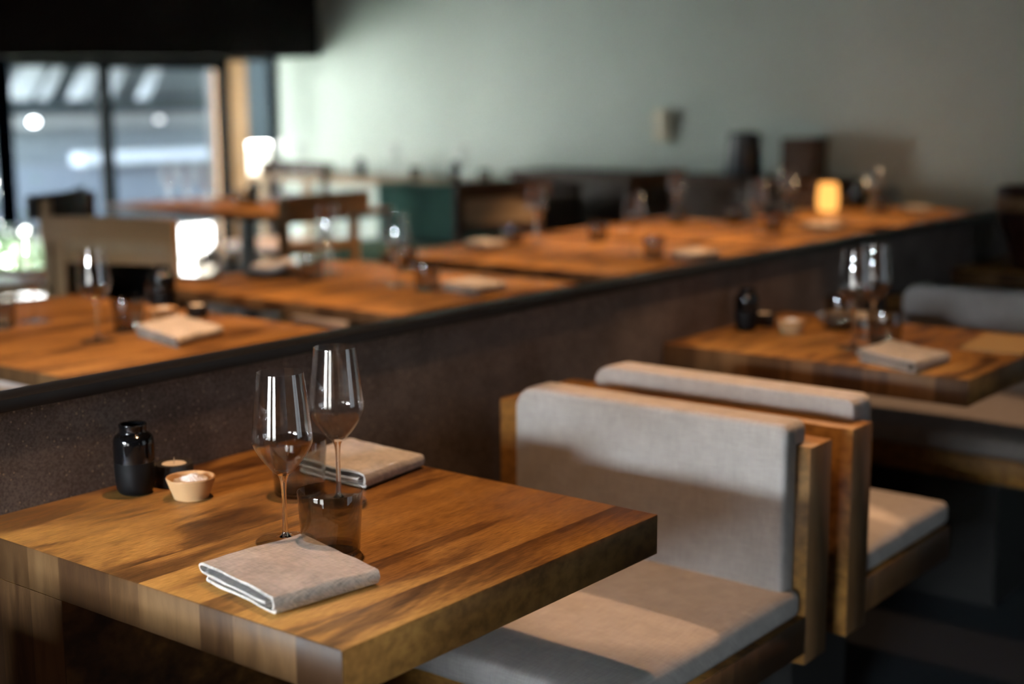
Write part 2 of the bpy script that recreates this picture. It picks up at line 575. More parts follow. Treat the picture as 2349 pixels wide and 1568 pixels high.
window(1, 5.03, 6.035, 0.0, 1.645, 'left glass pane of the low window', 0.08)
window(2, 6.035, 7.085, 0.0, 1.645, 'wide middle glass pane of the low window', 0.085)
window(3, 7.085, 7.59, 0.0, 1.66, 'narrow right glass pane beside the green wall', 0.03)
window(4, 4.2, 5.03, 0.0, 1.645, 'low window pane just left of the picture', 0.08)


def big_window(n, along, f, a0, a1, z0, z1, mull, label):
    r = bpy.data.objects.new('window_%d' % n, None)
    COL.objects.link(r)
    r['kind'] = 'structure'
    r['label'] = label
    r['category'] = 'window'

    def bx_(u0, u1, v0, v1, d=0.035):
        return box(f - d, f + d, u0, u1, v0, v1) if along == 'y' else box(u0, u1, f - d, f + d, v0, v1)
    bm = join(bx_(a0, a0 + .05, z0, z1), bx_(a1 - .05, a1, z0, z1), bx_(a0, a1, z0, z0 + .06), bx_(a0, a1, z1 - .06, z1))
    if mull:
        bm = join(bm, bx_(mull - .03, mull + .03, z0, z1))
    obj('window_frame', bm, M['frame'], r, False)
    cuts = [a0 + .05, a1 - .05] if not mull else [a0 + .05, mull - .03, mull + .03, a1 - .05]
    for u0, u1 in zip(cuts[::2], cuts[1::2]):
        obj('pane', bx_(u0, u1, z0 + .06, z1 - .06, 0.004), M['pane'], r, False)


big_window(5, 'y', XL - 0.09, -0.70, 0.50, 0.3, 1.55, None, 'right bright window behind the viewer')
big_window(7, 'y', XL - 0.09, 1.05, 2.40, 0.3, 1.85, None, 'left bright window behind the viewer')
big_window(6, 'x', YF - 0.09, 2.4, 4.4, 0.3, 2.2, 3.4, 'window in the near right wall')
struct('trim_1', box(4.3, 5.55, 8.0, YW - 0.002, 0.12, 0.22, 0.005), M['sill'], 'white low sill board under the left pane', 'sill')

# ------------------------------------------------------------------ outside
struct('ground_outside', box(-6, 26, YW + 0.25, 30, -0.15, -0.03), M['ground'], 'grey sunlit paving outside the windows', 'paving')
struct('wall_bounce', box(2.5, 2.75, YW + 0.26, 12.4, -0.03, 3.4), M['ground2'], 'added unseen white wall left of the windows, bouncing sunlight indoors', 'wall')  # out of view, added to reflect sunlight onto the green wall
struct('ground_behind', box(-16, XL - 0.25, -14, 14, -0.15, -0.03), M['ground'], 'pale paving outside the rear window', 'paving')
struct('wall_sky_blocker', box(-14.6, -14, -14, 14, -0.03, 3.0), M['skyblock'], 'added unseen wall far behind the viewer, cutting off the low sky', 'wall')  # added out of view; its height limits skylight through the rear windows
bm = bmesh.new()
rnd = random.Random(3)
for i in range(2600):
    x, y = rnd.uniform(5.2, 7.9), rnd.uniform(9.8, 12.4)
    h = rnd.uniform(0.05, 0.12)
    a = rnd.uniform(0, 6.28)
    dx, dy = 0.012 * math.cos(a), 0.012 * math.sin(a)
    t = bm.verts.new((x + rnd.uniform(-.03, .03), y + rnd.uniform(-.03, .03), -0.03 + h))
    bm.faces.new((bm.verts.new((x - dx, y - dy, -0.035)), bm.verts.new((x + dx, y + dy, -0.035)), t))
lawn = tag(obj('grass', join(bm, box(5.2, 7.9, 9.8, 12.4, -0.04, -0.0285)), M['grass'], None, False), 'bright green lawn outside the left pane', 'grass', None, 'stuff')

struct('sun_block_eave', box(2.8, 9.2, YW + 0.26, 9.75, 1.76, 1.90), M['cladd'], 'added unseen eave above the low windows, keeping the sun out', 'eave')  # added out of view to stop direct sun reaching the floor

b = thing('outbuilding', 'low grey outbuilding clad in horizontal boards across the courtyard', 'building', (12, 14.3, -0.03))
obj('lower_wall', box(-5.2, 12, 0.0, 0.3, 0, 0.62), M['clad'], b, False)
obj('ledge', box(-2.05, 12, -0.12, 0.119, 0.6205, 0.76, 0.01), M['ledge'], b)
obj('upper_wall', box(-5.2, 12, 0.12, 0.4, 0.6205, 1.95), M['cladl'], b, False)
obj('rail', box(-5.2, 12, -0.02, 0.12, 1.06, 1.20), M['rail'], b)
obj('shade_strip', box(-5.2, 12, -0.10, 0.12, 1.24, 1.42), M['cladd'], b)  # dark-coloured strip standing in for the shaded recess above the rail
obj('roof', box(-5.2, 12, -0.55, 2.5, 1.78, 1.92), M['cladd'], b)
for k, (px, w) in enumerate(((-3.15, 0.28), (-2.75, 0.1), (-2.35, 0.2), (-2.0, 0.2), (-1.4, 0.12), (-3.5, 0.12))):
    bm = bmesh.new()
    vs = bbox(bm, px, px + w, -0.40, -0.30, 1.38, 1.76)
    for vv in vs:
        if vv.co.z > 1.7:
            vv.co.x += 0.24
    obj('slanted_bar', bm, M['white'], b, False)  # pale slanted bars for the streaks below the roof edge
for px in (-2.62, -0.87):
    obj('wall_lamp', lathe([(0, -0.03), (0.035, -0.024), (0.045, 0), (0.035, 0.024), (0, 0.03)], 20), emit('outdoor_lamp', (0.95, 0.98, 1.0), 22.0 if px < -2 else 2.5), b)
    b.children[-1].location = (px, -0.055, 1.13)

t = thing('garden_post', 'glowing orange larch post just outside the narrow pane', 'post', (8.055, 9.35, -0.03))
obj('post', box(-0.10, 0.10, -0.10, 0.10, 0.0, 1.72, 0.008), M['orange'], t)
obj('base_plate', box(-0.14, 0.14, -0.14, 0.14, 0.0, 0.02), M['metal'], t)
t = thing('garden_screen', 'slate grey garden screen at the right end of the courtyard', 'screen', (9.9, 10.6, -0.03))
obj('panel', box(-0.9, 0.6, 0, 0.08, 0.1, 1.9), M['cladd'], t)
obj('post', box(-0.98, -0.9, -0.02, 0.10, 0, 1.95), M['metal'], t)
obj('post', box(0.6, 0.68, -0.02, 0.10, 0, 1.95), M['metal'], t)
t = thing('garden_planter', 'white garden planter box outside the narrow pane', 'planter', (8.80, 9.78, -0.03))
obj('box', box(-0.24, 0.24, -0.16, 0.16, 0.70, 0.97, 0.01), M['ground2'], t)
for sx in (-1, 1):
    for sy in (-1, 1):
        obj('leg', box(sx * 0.20 - 0.02, sx * 0.20 + 0.02, sy * 0.12 - 0.02, sy * 0.12 + 0.02, 0, 0.6995), M['metal'], t)
obj('soil', box(-0.20, 0.20, -0.12, 0.12, 0.9705, 0.975), M['ground2'], t)
t = thing('curtain', 'blue curtain at the left end of the window', 'curtain', (5.13, 8.12, 0))
bm = bmesh.new()
ring = []
for z in (0.56, 1.62):
    ring.append([bm.verts.new((-0.07 + 0.012 * i, 0.018 * math.sin(i * 1.7), z)) for i in range(13)])
for i in range(12):
    bm.faces.new((ring[0][i], ring[0][i + 1], ring[1][i + 1], ring[1][i]))
bmesh.ops.solidify(bm, geom=bm.faces[:], thickness=0.004)
obj('cloth', bm, M['blue'], t)
obj('curtain_rod', tube([(-0.3, 0, 1.61), (0.12, 0, 1.61)], 0.008), M['metal'], t)
bm = bmesh.new()
for i in range(240):
    c0 = Vector((rnd.gauss(0, .18), max(-.45, min(.45, rnd.gauss(0, .15))), abs(rnd.gauss(.45, .28))))
    a, d = rnd.uniform(0, 6.28), rnd.uniform(-.6, .6)
    u = Vector((math.cos(a), math.sin(a), d)).normalized() * 0.06
    w_ = u.cross(Vector((0.3, 0.2, 1))).normalized() * 0.022
    bm.faces.new([bm.verts.new(c0 + q) for q in (-u, w_, u, -w_)])
sh = thing('shrub', 'green shrub outside at the left edge of the window', 'shrub', (5.46, 9.15, -0.03))
obj('foliage', bm, M['leaf'], sh, False)
obj('stem', tube([(0, 0, 0), (0.02, 0.01, 0.3), (0, 0, 0.55)], [0.02, 0.014, 0.006]), M['oakdark'], sh)

# ------------------------------------------------------------------ partition
YP = 1.829
struct('wall_partition', box(-1.2, 7.55, YP, YP + 0.046, 0, 0.902), M['part'], 'low speckled brown partition running between the two rows of tables', 'partition')
cap = obj('cap_rail', box(-1.2, 7.55, YP - 0.010, YP + 0.052, 0.902, 0.922, 0.0015), M['cap'], bpy.data.objects['wall_partition'])
cap['label'] = 'black cap rail'


# ------------------------------------------------------------------ big tables along the partition
def slab_table(x0, label, group='thick wooden tables along the partition'):
    t = thing('dining_table', label, 'table', (x0, 1.062, 0), 0, group)
    w, d = 0.648, YP - 1.062 - 0.001
    obj('tabletop', box(0, w, 0, d, 0.690, 0.750, 0.0012, 1), M['table'], t, True, 50)
    obj('support_panel', box(0.0006, 0.525, 0.528, d, 0, 0.6895), M['table'], t, False)
    return t


slab_table(1.0435, 'thick planked wooden table nearest the camera, set with two sharp wine glasses')
slab_table(2.925, 'thick wooden table behind the back-to-back benches, with a kraft menu card')
slab_table(4.807, 'unlit thick wooden table at the right edge under the large brown pot')


def rrect(y0, y1, z0, z1, rbl, rbr, rtr, rtl, n=6):
    pts = []
    for cy, cz, r, a0 in ((y0 + rbl, z0 + rbl, rbl, math.pi), (y1 - rbr, z0 + rbr, rbr, 1.5 * math.pi), (y1 - rtr, z1 - rtr, rtr, 0), (y0 + rtl, z1 - rtl, rtl, 0.5 * math.pi)):
        for k in range(n + 1):
            a = a0 + 0.5 * math.pi * k / n
            pts.append((cy + r * math.cos(a), cz + r * math.sin(a)))
    return pts


def prism(pts, x0, x1, bev=0.0):
    """polygon in (y,z) extruded along x"""
    bm = bmesh.new()
    a = [bm.verts.new((x0, y, z)) for y, z in pts]
    b_ = [bm.verts.new((x1, y, z)) for y, z in pts]
    n = len(pts)
    bm.faces.new(a[::-1])
    bm.faces.new(b_)
    for i in range(n):
        bm.faces.new((a[i], a[(i + 1) % n], b_[(i + 1) % n], b_[i]))
    bmesh.ops.recalc_face_normals(bm, faces=bm.faces[:])
    if bev:
        es = [e for e in bm.edges if abs(e.verts[0].co.x - e.verts[1].co.x) < 1e-6]
        bmesh.ops.bevel(bm, geom=es, offset=bev, segments=3, profile=0.5, affect='EDGES', clamp_overlap=True)
    return bm


def bench(xp, s, depth, label):
    """s=-1: seat towards smaller x. xp: seat-side face of the back panel; local x is along the seat direction"""
    t = thing('bench', label, 'bench', (xp, 1.06, 0), 0, 'wooden benches with grey cushions')
    L = 0.687

    def flip(bm):
        if s < 0:
            for v_ in bm.verts:
                v_.co.x *= -1
            bmesh.ops.reverse_faces(bm, faces=bm.faces[:])
        return bm
    obj('back_panel', flip(box(-0.083, 0, 0, L, 0.355, 0.751, 0.0015, 1)), M['bench'], t, True, 50)
    obj('seat_box', flip(box(0.0005, depth - 0.012, 0.0, L, 0.378, 0.446, 0.0015, 1)), M['bench'], t, True, 50)
    obj('plinth', flip(box(0.02, depth - 0.16, 0.16, L, 0.0, 0.3775)), M['cap'], t, False)
    # seat cushion with a slightly crowned top
    bm = box(0.006, depth, 0.006, L - 0.01, 0.4465, 0.497)
    bevel(bm, 0.016, 4)
    bmesh.ops.subdivide_edges(bm, edges=[e for e in bm.edges if e.calc_length() > 0.2], cuts=7, use_grid_fill=True)
    for v_ in bm.verts:
        u, w_ = v_.co.x / depth, v_.co.y / L
        if v_.co.z > 0.47:
            v_.co.z += 0.010 * (max(0, u * (1 - u)) * max(0, w_ * (1 - w_)) * 16) ** 0.5 + 0.0025 * mnoise.noise(Vector((v_.co.x * 9, v_.co.y * 9, xp)))
    c = obj('seat_cushion', flip(bm), M['seat'], t, True, 60)
    # back cushion hooked over the panel top
    pts = rrect(0.024, 0.612, 0.475, 0.795, 0.01, 0.012, 0.045, 0.018)
    bm = prism(pts, 0.0008, 0.049, 0.010)
    top = rrect(0.0262, 0.6095, 0.7522, 0.7935, 0.004, 0.004, 0.034, 0.018)
    bm = join(bm, prism(top, -0.030, 0.022, 0.007))
    obj('back_cushion', flip(bm), M['seat'], t, True, 40)
    return t


bench(2.180, -1, 0.600, 'grey cushioned wooden bench facing the nearest table, its seat partly in warm light')
bench(2.433, 1, 0.430, 'wooden bench back to back with the nearest bench, its seat facing away')
bench(0.551, 1, 0.430, 'grey cushioned bench on the near side of the nearest table, out of the picture')
bench(4.062, -1, 0.600, 'shaded grey cushioned bench at right, behind the table with the menu card')


# ------------------------------------------------------------------ tableware prototypes
def wine_parts():
    bowl_o = smoothprof([(0.0078, 0.0945), (0.0110, 0.0972), (0.0160, 0.1015), (0.0270, 0.1150), (0.0360, 0.1285), (0.0408, 0.1400), (0.0416, 0.1490), (0.0403, 0.1640), (0.0372, 0.1920), (0.0340, 0.2170), (0.0318, 0.2370)], 6)
    inner = [(max(r - 0.0009, 0.0), z + (0.0030 if z < 0.1 else 0.0012)) for r, z in bowl_o if z > 0.0975]
    inner = [(0.0, inner[0][1] + 0.001)] + [(r, min(z, 0.2369)) for r, z in inner]
    bowl = lathe(bowl_o + inner[::-1], 64)
    stem = lathe(smoothprof([(0.0085, 0.0072), (0.0052, 0.0115), (0.0038, 0.020), (0.0033, 0.045), (0.0033, 0.066), (0.0038, 0.078), (0.0050, 0.0875), (0.0078, 0.0945)], 5), 32)
    foot = lathe([(0.0, 0.0006), (0.036, 0.0002), (0.0402, 0.0), (0.0412, 0.0005), (0.0415, 0.0012), (0.0411, 0.0020), (0.0400, 0.0024), (0.032, 0.0028), (0.022, 0.0036), (0.014, 0.0050), (0.0085, 0.0072)], 64)
    return [('bowl', to_mesh('glass_bowl', bowl, M['clear'], True, 60)), ('stem', to_mesh('glass_stem', stem, M['stem'], True, 60)), ('foot', to_mesh('glass_foot', foot, M['foot'], True, 50))]


WINE = wine_parts()


def put_wine(x, y, label, z=0.75, group='wine glasses set on the tables'):
    t = thing('wine_glass', label, 'wine glass', (x, y, z + 0.0003), random.random() * 6, group)
    for n_, me in WINE:
        obj(n_, me, None, t)
    return t


bm = lathe([(0.0, 0.0008), (0.034, 0.0), (0.0372, 0.0012), (0.0388, 0.006), (0.0436, 0.0860), (0.0433, 0.0868), (0.0426, 0.0860), (0.0379, 0.0105), (0.0350, 0.0070), (0.0, 0.0065)], 64)
for f_ in bm.faces:
    if f_.calc_center_median().z < 0.009:
        f_.material_index = 1
TUM = to_mesh('tumbler', bm, [M['smoke'], M['smokebase']], True, 40)


def put_tumbler(x, y, label, z=0.75, group='smoked tumblers set on the tables'):
    o = tag(obj('tumbler', TUM, None), label, 'tumbler', group)
    o.location = (x, y, z + 0.0003)
    return o


def vase_parts():
    up_ = smoothprof([(0.0310, 0.0515), (0.0311, 0.075), (0.0306, 0.084), (0.0285, 0.0905), (0.0240, 0.0945), (0.0208, 0.0965), (0.0205, 0.1010), (0.0212, 0.1075), (0.0208, 0.1098), (0.0190, 0.1100)], 5)
    up_ += [(0.0175, 0.1090), (0.0168, 0.098), (0.026, 0.088), (0.027, 0.052)]
    lo = [(0.0, 0.001), (0.0210, 0.0), (0.0250, 0.0030), (0.0283, 0.0100), (0.0299, 0.0200), (0.0305, 0.0350), (0.0309, 0.0515)]
    return [('glazed_top', to_mesh('vase_top', lathe(up_, 56), M['glaze'], True, 50)), ('matte_body', to_mesh('vase_body', lathe(lo, 56), M['matte'], True, 50))]


VASE = vase_parts()


def put_vase(x, y, label, z=0.75, sc=1.0):
    t = thing('vase', label, 'vase', (x, y, z + 0.0003), 0, 'small black bottle vases')
    t.scale = (sc, sc, sc)
    for n_, me in VASE:
        obj(n_, me, None, t)
    return t


bm = lathe([(0.0, 0.0), (0.0285, 0.0), (0.030, 0.002), (0.030, 0.032), (0.029, 0.034), (0.0205, 0.034), (0.0200, 0.033), (0.0200, 0.018), (0.0, 0.018)], 60)
for v_ in bm.verts:
    if v_.co.xy.length > 0.026:
        k = 1 + 0.022 * mnoise.noise(v_.co * 260)
        v_.co.x *= k
        v_.co.y *= k
HOLDER = to_mesh('candle_holder', bm, M['stone'], True, 40)
CANDLE = to_mesh('candle', lathe([(0.0, 0.0), (0.0192, 0.0), (0.0192, 0.0145), (0.0185, 0.0150), (0.006, 0.0140), (0.0, 0.0138)], 48), M['wax'], True, 40)
WICK = to_mesh('wick', tube([(0, 0, 0.0135), (0.0003, 0, 0.019), (0.0012, 0.0006, 0.0245)], [0.0009, 0.0008, 0.0005], 8), M['wax'])


def put_tealight(x, y, label, clabel, z=0.75):
    h = tag(obj('candle_holder', HOLDER, None), label, 'candle holder', 'dark stone candle holders')
    h.location = (x, y, z + 0.0003)
    c = thing('tealight_candle', clabel, 'candle', (x, y, z + 0.0185), 0, 'cream tealight candles')
    obj('wax', CANDLE, None, c)
    w = obj('wick', WICK, None, c)


bm = lathe(smoothprof([(0.0, 0.0005), (0.0245, 0.0), (0.0265, 0.0015), (0.0310, 0.0130), (0.0352, 0.0255), (0.0372, 0.0310)], 4) + [(0.0366, 0.0326), (0.0350, 0.0330), (0.0325, 0.0315), (0.0290, 0.0210), (0.0230, 0.0130), (0.0, 0.0115)], 64)
for v_ in bm.verts:
    v_.co.z += 0.0012 * mnoise.noise(v_.co * 30) * (v_.co.z / 0.03)
BOWL = to_mesh('salt_bowl', bm, M['bowl'], True, 50)
bm = bmesh.new()
bmesh.ops.create_grid(bm, x_segments=44, y_segments=44, size=0.029)
for v_ in bm.verts:
    r_ = v_.co.xy.length
    h = 0.0275 + 0.0085 * math.exp(-((v_.co.x - 0.004) ** 2 + (v_.co.y + 0.001) ** 2) / 0.00022)
    h += 0.0022 * mnoise.noise(v_.co * 420) + 0.0016 * mnoise.noise(v_.co * 900 + Vector((3, 1, 2)))
    v_.co.z = h if r_ < 0.0262 else 0.019
bmesh.ops.delete(bm, geom=[v_ for v_ in bm.verts if v_.co.xy.length > 0.0286], context='VERTS')
SALT = to_mesh('salt', bm, M['salt'], False)


def put_bowl(x, y, label, slabel, z=0.75, rz=0.6):
    o = tag(obj('salt_bowl', BOWL, None), label, 'bowl', 'little turned wooden bowls')
    o.location = (x, y, z + 0.0003)
    o.rotation_euler.z = rz
    s = tag(obj('salt', SALT, None), slabel, 'salt', None, 'stuff')
    s.location = (x, y, z)


def napkin_mesh(name, corners, seed, th=0.0034, hs=1.28):
    """folded cloth: layered ribbon profile along L->N, swept L->F.  corners L,N,R,F relative to the napkin centre"""
    L_, N_, R_, F_ = [Vector((*c, 0)) for c in corners]
    # centreline of the folded ribbon: u 0 (left) .. 1 (right fold), height in m
    z0, z1, z2, z3 = 0.0020, 0.0062, 0.0118, 0.0190
    path = [(0.90, z1 + 0.0010), (0.70, z1), (0.45, z1), (0.25, z1 + 0.0003), (0.09, z1 - 0.0004)]
    path += [(0.045, z1 - 0.001), (0.035, z0 + 0.0018), (0.05, z0 + 0.0002)]
    path += [(0.25, z0), (0.5, z0), (0.75, z0), (0.93, z0)]
    path += [(0.980, z0 + 0.0015), (1.0, 0.5 * (z0 + z3)), (0.985, z3 - 0.0018), (0.955, z3)]
    path += [(0.75, z3 + 0.0006), (0.5, z3 + 0.0004), (0.25, z3 + 0.001), (0.06, z3 + 0.0022)]
    path += [(0.012, z3 + 0.0008), (-0.004, 0.5 * (z2 + z3) + 0.001), (0.010, z2 + 0.001), (0.06, z2)]
    path += [(0.25, z2 - 0.0004), (0.5, z2 - 0.0012), (0.75, z2 - 0.001), (0.90, z2)]
    fine = smoothprof(path, 4)
    wlen = (N_ - L_).length
    # offset both ways for thickness
    pts = [Vector((u * wlen, h * hs)) for u, h in fine]
    nrm = []
    for i in range(len(pts)):
        d = (pts[min(i + 1, len(pts) - 1)] - pts[max(i - 1, 0)]).normalized()
        nrm.append(Vector((-d.y, d.x)))
    lo = [p_ - n_ * th * 0.5 for p_, n_ in zip(pts, nrm)]
    hi = [p_ + n_ * th * 0.5 for p_, n_ in zip(pts, nrm)]
    loop = hi + lo[::-1]
    NS = 22
    bm = bmesh.new()
    rows = []
    for j in range(NS + 1):
        v = j / NS
        row = []
        for p_ in loop:
            u = p_.x / wlen
            base = (L_ * (1 - u) + N_ * u) * (1 - v) + (F_ * (1 - u) + R_ * u) * v
            base = base + Vector((0, 0, 0.0004 + max(0.0, p_.y)))
            lift = p_.y / 0.019
            wv = mnoise.noise(Vector((u * 3.1 + seed, v * 3.3, 0.5))) * 0.0016 * lift
            wv += mnoise.noise(Vector((u * 9 + seed, v * 8, 1.5))) * 0.0006 * lift
            squash = 1 - 0.22 * v * lift * 0.6
            base.z = base.z * squash + wv
            e = mnoise.noise(Vector((u * 4, lift * 2, seed))) * 0.0035 * (1 - v)
            base += (L_ - F_).normalized() * e
            # the under-fold sits a little further in than the top one
            if p_.y < 0.009:
                base += (F_ - L_).normalized() * 0.006 * (1 - v)
            row.append(bm.verts.new(base))
        rows.append(row)
    n = len(loop)
    for a, b_ in zip(rows, rows[1:]):
        for i in range(n):
            bm.faces.new((a[i], a[(i + 1) % n], b_[(i + 1) % n], b_[i]))
    half = len(hi)
    for row in (rows[0], rows[-1]):
        for i in range(half - 1):
            bm.faces.new((row[i], row[i + 1], row[n - 2 - i], row[n - 1 - i]))
    bmesh.ops.recalc_face_normals(bm, faces=bm.faces[:])
    return to_mesh(name, bm, M['linen'], True, 50)


def put_napkin(corners, label, seed=0.0, z=0.75, mesh=None, hs=1.28):
    cx = sum(c[0] for c in corners) / 4
    cy = sum(c[1] for c in corners) / 4
    me = napkin_mesh('napkin', [(c[0] - cx, c[1] - cy) for c in corners], seed, hs=hs)
    o = tag(obj('napkin', me, None), label, 'napkin', 'folded linen napkins')
    o.location = (cx, cy, z)
    return o


random.seed(5)
# ------------------------------------------------------------------ nearest table
put_wine(1.274, 1.400, 'sharp wine glass nearest the camera, standing behind the front linen napkin')
put_wine(1.457, 1.480, 'second wine glass of the nearest table, behind and right of the sharpest one')
put_tumbler(1.277, 1.314, 'smoked brown tumbler on the nearest table touching the front napkin')
put_tumbler(1.452, 1.560, 'smoked tumbler on the nearest table half hidden behind the sharp wine glass')
put_vase(1.302, 1.766, 'black bottle vase with glossy shoulder on the nearest table by the partition')
put_tealight(1.372, 1.760, 'dark stone tealight holder between black vase and salt bowl on the nearest table', 'cream tealight with bare wick in the holder on the nearest table')
put_bowl(1.338, 1.678, 'turned wooden salt bowl on the nearest table in front of the tealight', 'heaped white sea salt in the bowl on the nearest table')
put_napkin([(1.094, 1.362), (1.066, 1.196), (1.222, 1.174), (1.262, 1.357)], 'folded beige linen napkin at the front of the nearest table, its open layers showing', 1.3)
put_napkin([(1.535, 1.655), (1.525, 1.492), (1.683, 1.510), (1.688, 1.690)], 'folded beige linen napkin at the back of the nearest table beside the partition', 4.7)

# ------------------------------------------------------------------ second table behind the benches
put_wine(3.146, 1.428, 'front wine glass on the menu card table, left of its pair')
put_wine(3.300, 1.448, 'rear wine glass on the menu card table, right of its pair')
put_tumbler(3.205, 1.375, 'smoked tumbler behind the napkin on the menu card table')
put_tumbler(3.375, 1.572, 'smoked tumbler behind the wine glasses on the menu card table')
put_vase(3.224, 1.762, 'black bottle vase on the menu card table, dark against the partition')
put_tealight(3.318, 1.762, 'stone tealight holder beside the black vase on the menu card table', 'cream tealight in the holder on the menu card table')
put_bowl(3.262, 1.652, 'wooden salt bowl on the menu card table, right of its black vase', 'white salt in the bowl on the menu card table')
put_napkin([(2.985, 1.345), (2.915, 1.178), (3.098, 1.172), (3.180, 1.352)], 'folded linen napkin on the menu card table in front of its glasses', 2.2)
put_napkin([(3.43, 1.66), (3.42, 1.50), (3.57, 1.51), (3.575, 1.68)], 'folded linen napkin on the menu card table, far side behind the tumbler', 3.1)
t = tag(obj('menu_card', box(-0.105, 0.145, -0.075, 0.075, 0, 0.003, 0.0005, 1), M['kraft']), 'kraft paper menu card lying at the aisle edge of the second table', 'menu')
t.location = (3.385, 1.155, 0.7503)
t.rotation_euler.z = 0.10

# ------------------------------------------------------------------ big pot at the right edge
t = thing('pot', 'large dark brown pot with a tan band, cut off by the right edge', 'pot', (5.03, 1.605, 0.7503), 0)
obj('body', lathe(smoothprof([(0.0, 0.0), (0.06, 0.0), (0.075, 0.01), (0.105, 0.08), (0.135, 0.15), (0.146, 0.20)], 4), 40), M['pot'], t)
obj('band', lathe([(0.1455, 0.20), (0.149, 0.205), (0.150, 0.245), (0.147, 0.25), (0.140, 0.25), (0.140, 0.20), (0.1455, 0.20)], 40), M['potband'], t)
obj('rim', lathe([(0.146, 0.2502), (0.151, 0.255), (0.150, 0.275), (0.143, 0.28), (0.138, 0.27), (0.138, 0.2502), (0.146, 0.2502)], 40), M['pot'], t)


# ------------------------------------------------------------------ tables beyond the partition
def pedestal_table(x0, x1, y0, y1, label, legs=1):
    t = thing('dining_table', label, 'table', ((x0 + x1) / 2, (y0 + y1) / 2, 0), 0, 'brown tables beyond the partition')
    a, b_ = (x1 - x0) / 2, (y1 - y0) / 2
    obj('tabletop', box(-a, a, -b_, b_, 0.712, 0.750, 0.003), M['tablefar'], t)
    for yy in ([0.0] if legs == 1 else [-b_ * 0.6, b_ * 0.6]):
        obj('pedestal', box(-0.035, 0.035, yy - 0.035, yy + 0.035, 0.02, 0.7115), M['metal'], t)
        obj('base_plate', box(-0.22, 0.22, yy - 0.22, yy + 0.22, 0.0, 0.019), M['metal'], t)
    return t


pedestal_table(1.78, 2.60, 2.64, 3.78, 'leftmost brown table just beyond the partition, with a napkin and black vase')
pedestal_table(2.88, 3.74, 2.66, 3.80, 'second brown table beyond the partition, carrying a plate of rolled cloth')
pedestal_table(4.00, 4.98, 2.66, 3.80, 'third brown table beyond the partition, between the plate table and the lantern table')
pedestal_table(5.06, 6.06, 2.62, 3.80, 'fourth brown table beyond the partition, just before the lantern table')
pedestal_table(6.28, 7.34, 2.60, 3.42, 'farthest brown table of the row, with the glowing lantern')
pedestal_table(5.00, 5.75, 5.35, 6.92, 'long brown table standing in front of the bright window')

put_wine(2.108, 2.985, 'wine glass on the leftmost far table, left of its napkin')
put_wine(2.199, 3.393, 'wine glass at the left edge of the photo on the leftmost far table')
put_tumbler(2.262, 3.062, 'smoked tumbler behind the napkin on the leftmost far table')
put_tumbler(2.090, 3.385, 'smoked tumbler cut by the left edge on the leftmost far table')
put_vase(2.515, 3.240, 'black bottle vase behind the wooden bowl on the leftmost far table', sc=1.22)
put_bowl(2.435, 3.138, 'small wooden bowl in front of the vase on the leftmost far table', 'salt in the bowl on the leftmost far table')
put_tealight(2.525, 3.105, 'stone tealight holder right of the wooden bowl on the leftmost far table', 'cream tealight on the leftmost far table')
put_napkin([(2.222, 2.982), (2.162, 2.740), (2.362, 2.806), (2.428, 3.070)], 'folded linen napkin on the leftmost far table beside the tumbler', 5.5)

put_wine(3.470, 3.541, 'wine glass on the plate table, behind the plate at its right')
put_wine(3.330, 3.083, 'wine glass with bright streaks on the plate table, nearest the partition')
put_tumbler(3.286, 3.440, 'tumbler on the plate table close to the right side of the plate')
put_tumbler(3.318, 2.951, 'tumbler on the plate table between wine glass and napkin')
put_tumbler(3.641, 3.338, 'tumbler on the plate table at its far right edge')
put_tumbler(3.100, 3.740, 'tumbler on the plate table at its far left corner')
put_napkin([(3.33, 2.90), (3.30, 2.74), (3.48, 2.76), (3.52, 2.94)], 'folded linen napkin on the plate table, nearest the partition cap', 6.1)
pl = tag(obj('plate', lathe([(0.0, 0.0), (0.055, 0.0), (0.06, 0.003), (0.10, 0.010), (0.101, 0.012), (0.06, 0.006), (0.0, 0.005)], 48), M['matte']), 'dark plate holding a rolled cloth on the second far table', 'plate')
pl.location = (3.285, 3.625, 0.7503)
bm = bmesh.new()
bmesh.ops.create_uvsphere(bm, u_segments=28, v_segments=16, radius=1)
for v_ in bm.verts:
    k = 1 + 0.22 * mnoise.noise(v_.co * 2.2)
    v_.co = Vector((v_.co.x * 0.075 * k, v_.co.y * 0.048 * k, 0.022 * v_.co.z * k + 0.029 + 0.020 * max(0, v_.co.x)))
rc = tag(obj('rolled_cloth', bm, M['linen']), 'beige rolled cloth lying on the dark plate', 'cloth')
rc.location = (3.285, 3.625, 0.7505)
rc.rotation_euler.z = -0.95

put_wine(4.708, 3.572, 'wine glass on the third far table, its far side')
put_wine(4.590, 3.007, 'wine glass on the third far table, its partition side')
put_tumbler(4.593, 3.600, 'tumbler left of the far wine glass on the third far table')
put_tumbler(4.890, 3.383, 'bright streaked tumbler at the right of the third far table')
put_tumbler(4.488, 2.850, 'tumbler on the third far table beside its partition side napkin')
put_napkin([(4.50, 2.79), (4.47, 2.68), (4.66, 2.67), (4.70, 2.80)], 'folded linen napkin on the third far table next to the partition', 7.4)
put_napkin([(4.36, 3.68), (4.34, 3.56), (4.50, 3.57), (4.53, 3.70)], 'folded linen napkin on the third far table, its far left corner', 8.3)

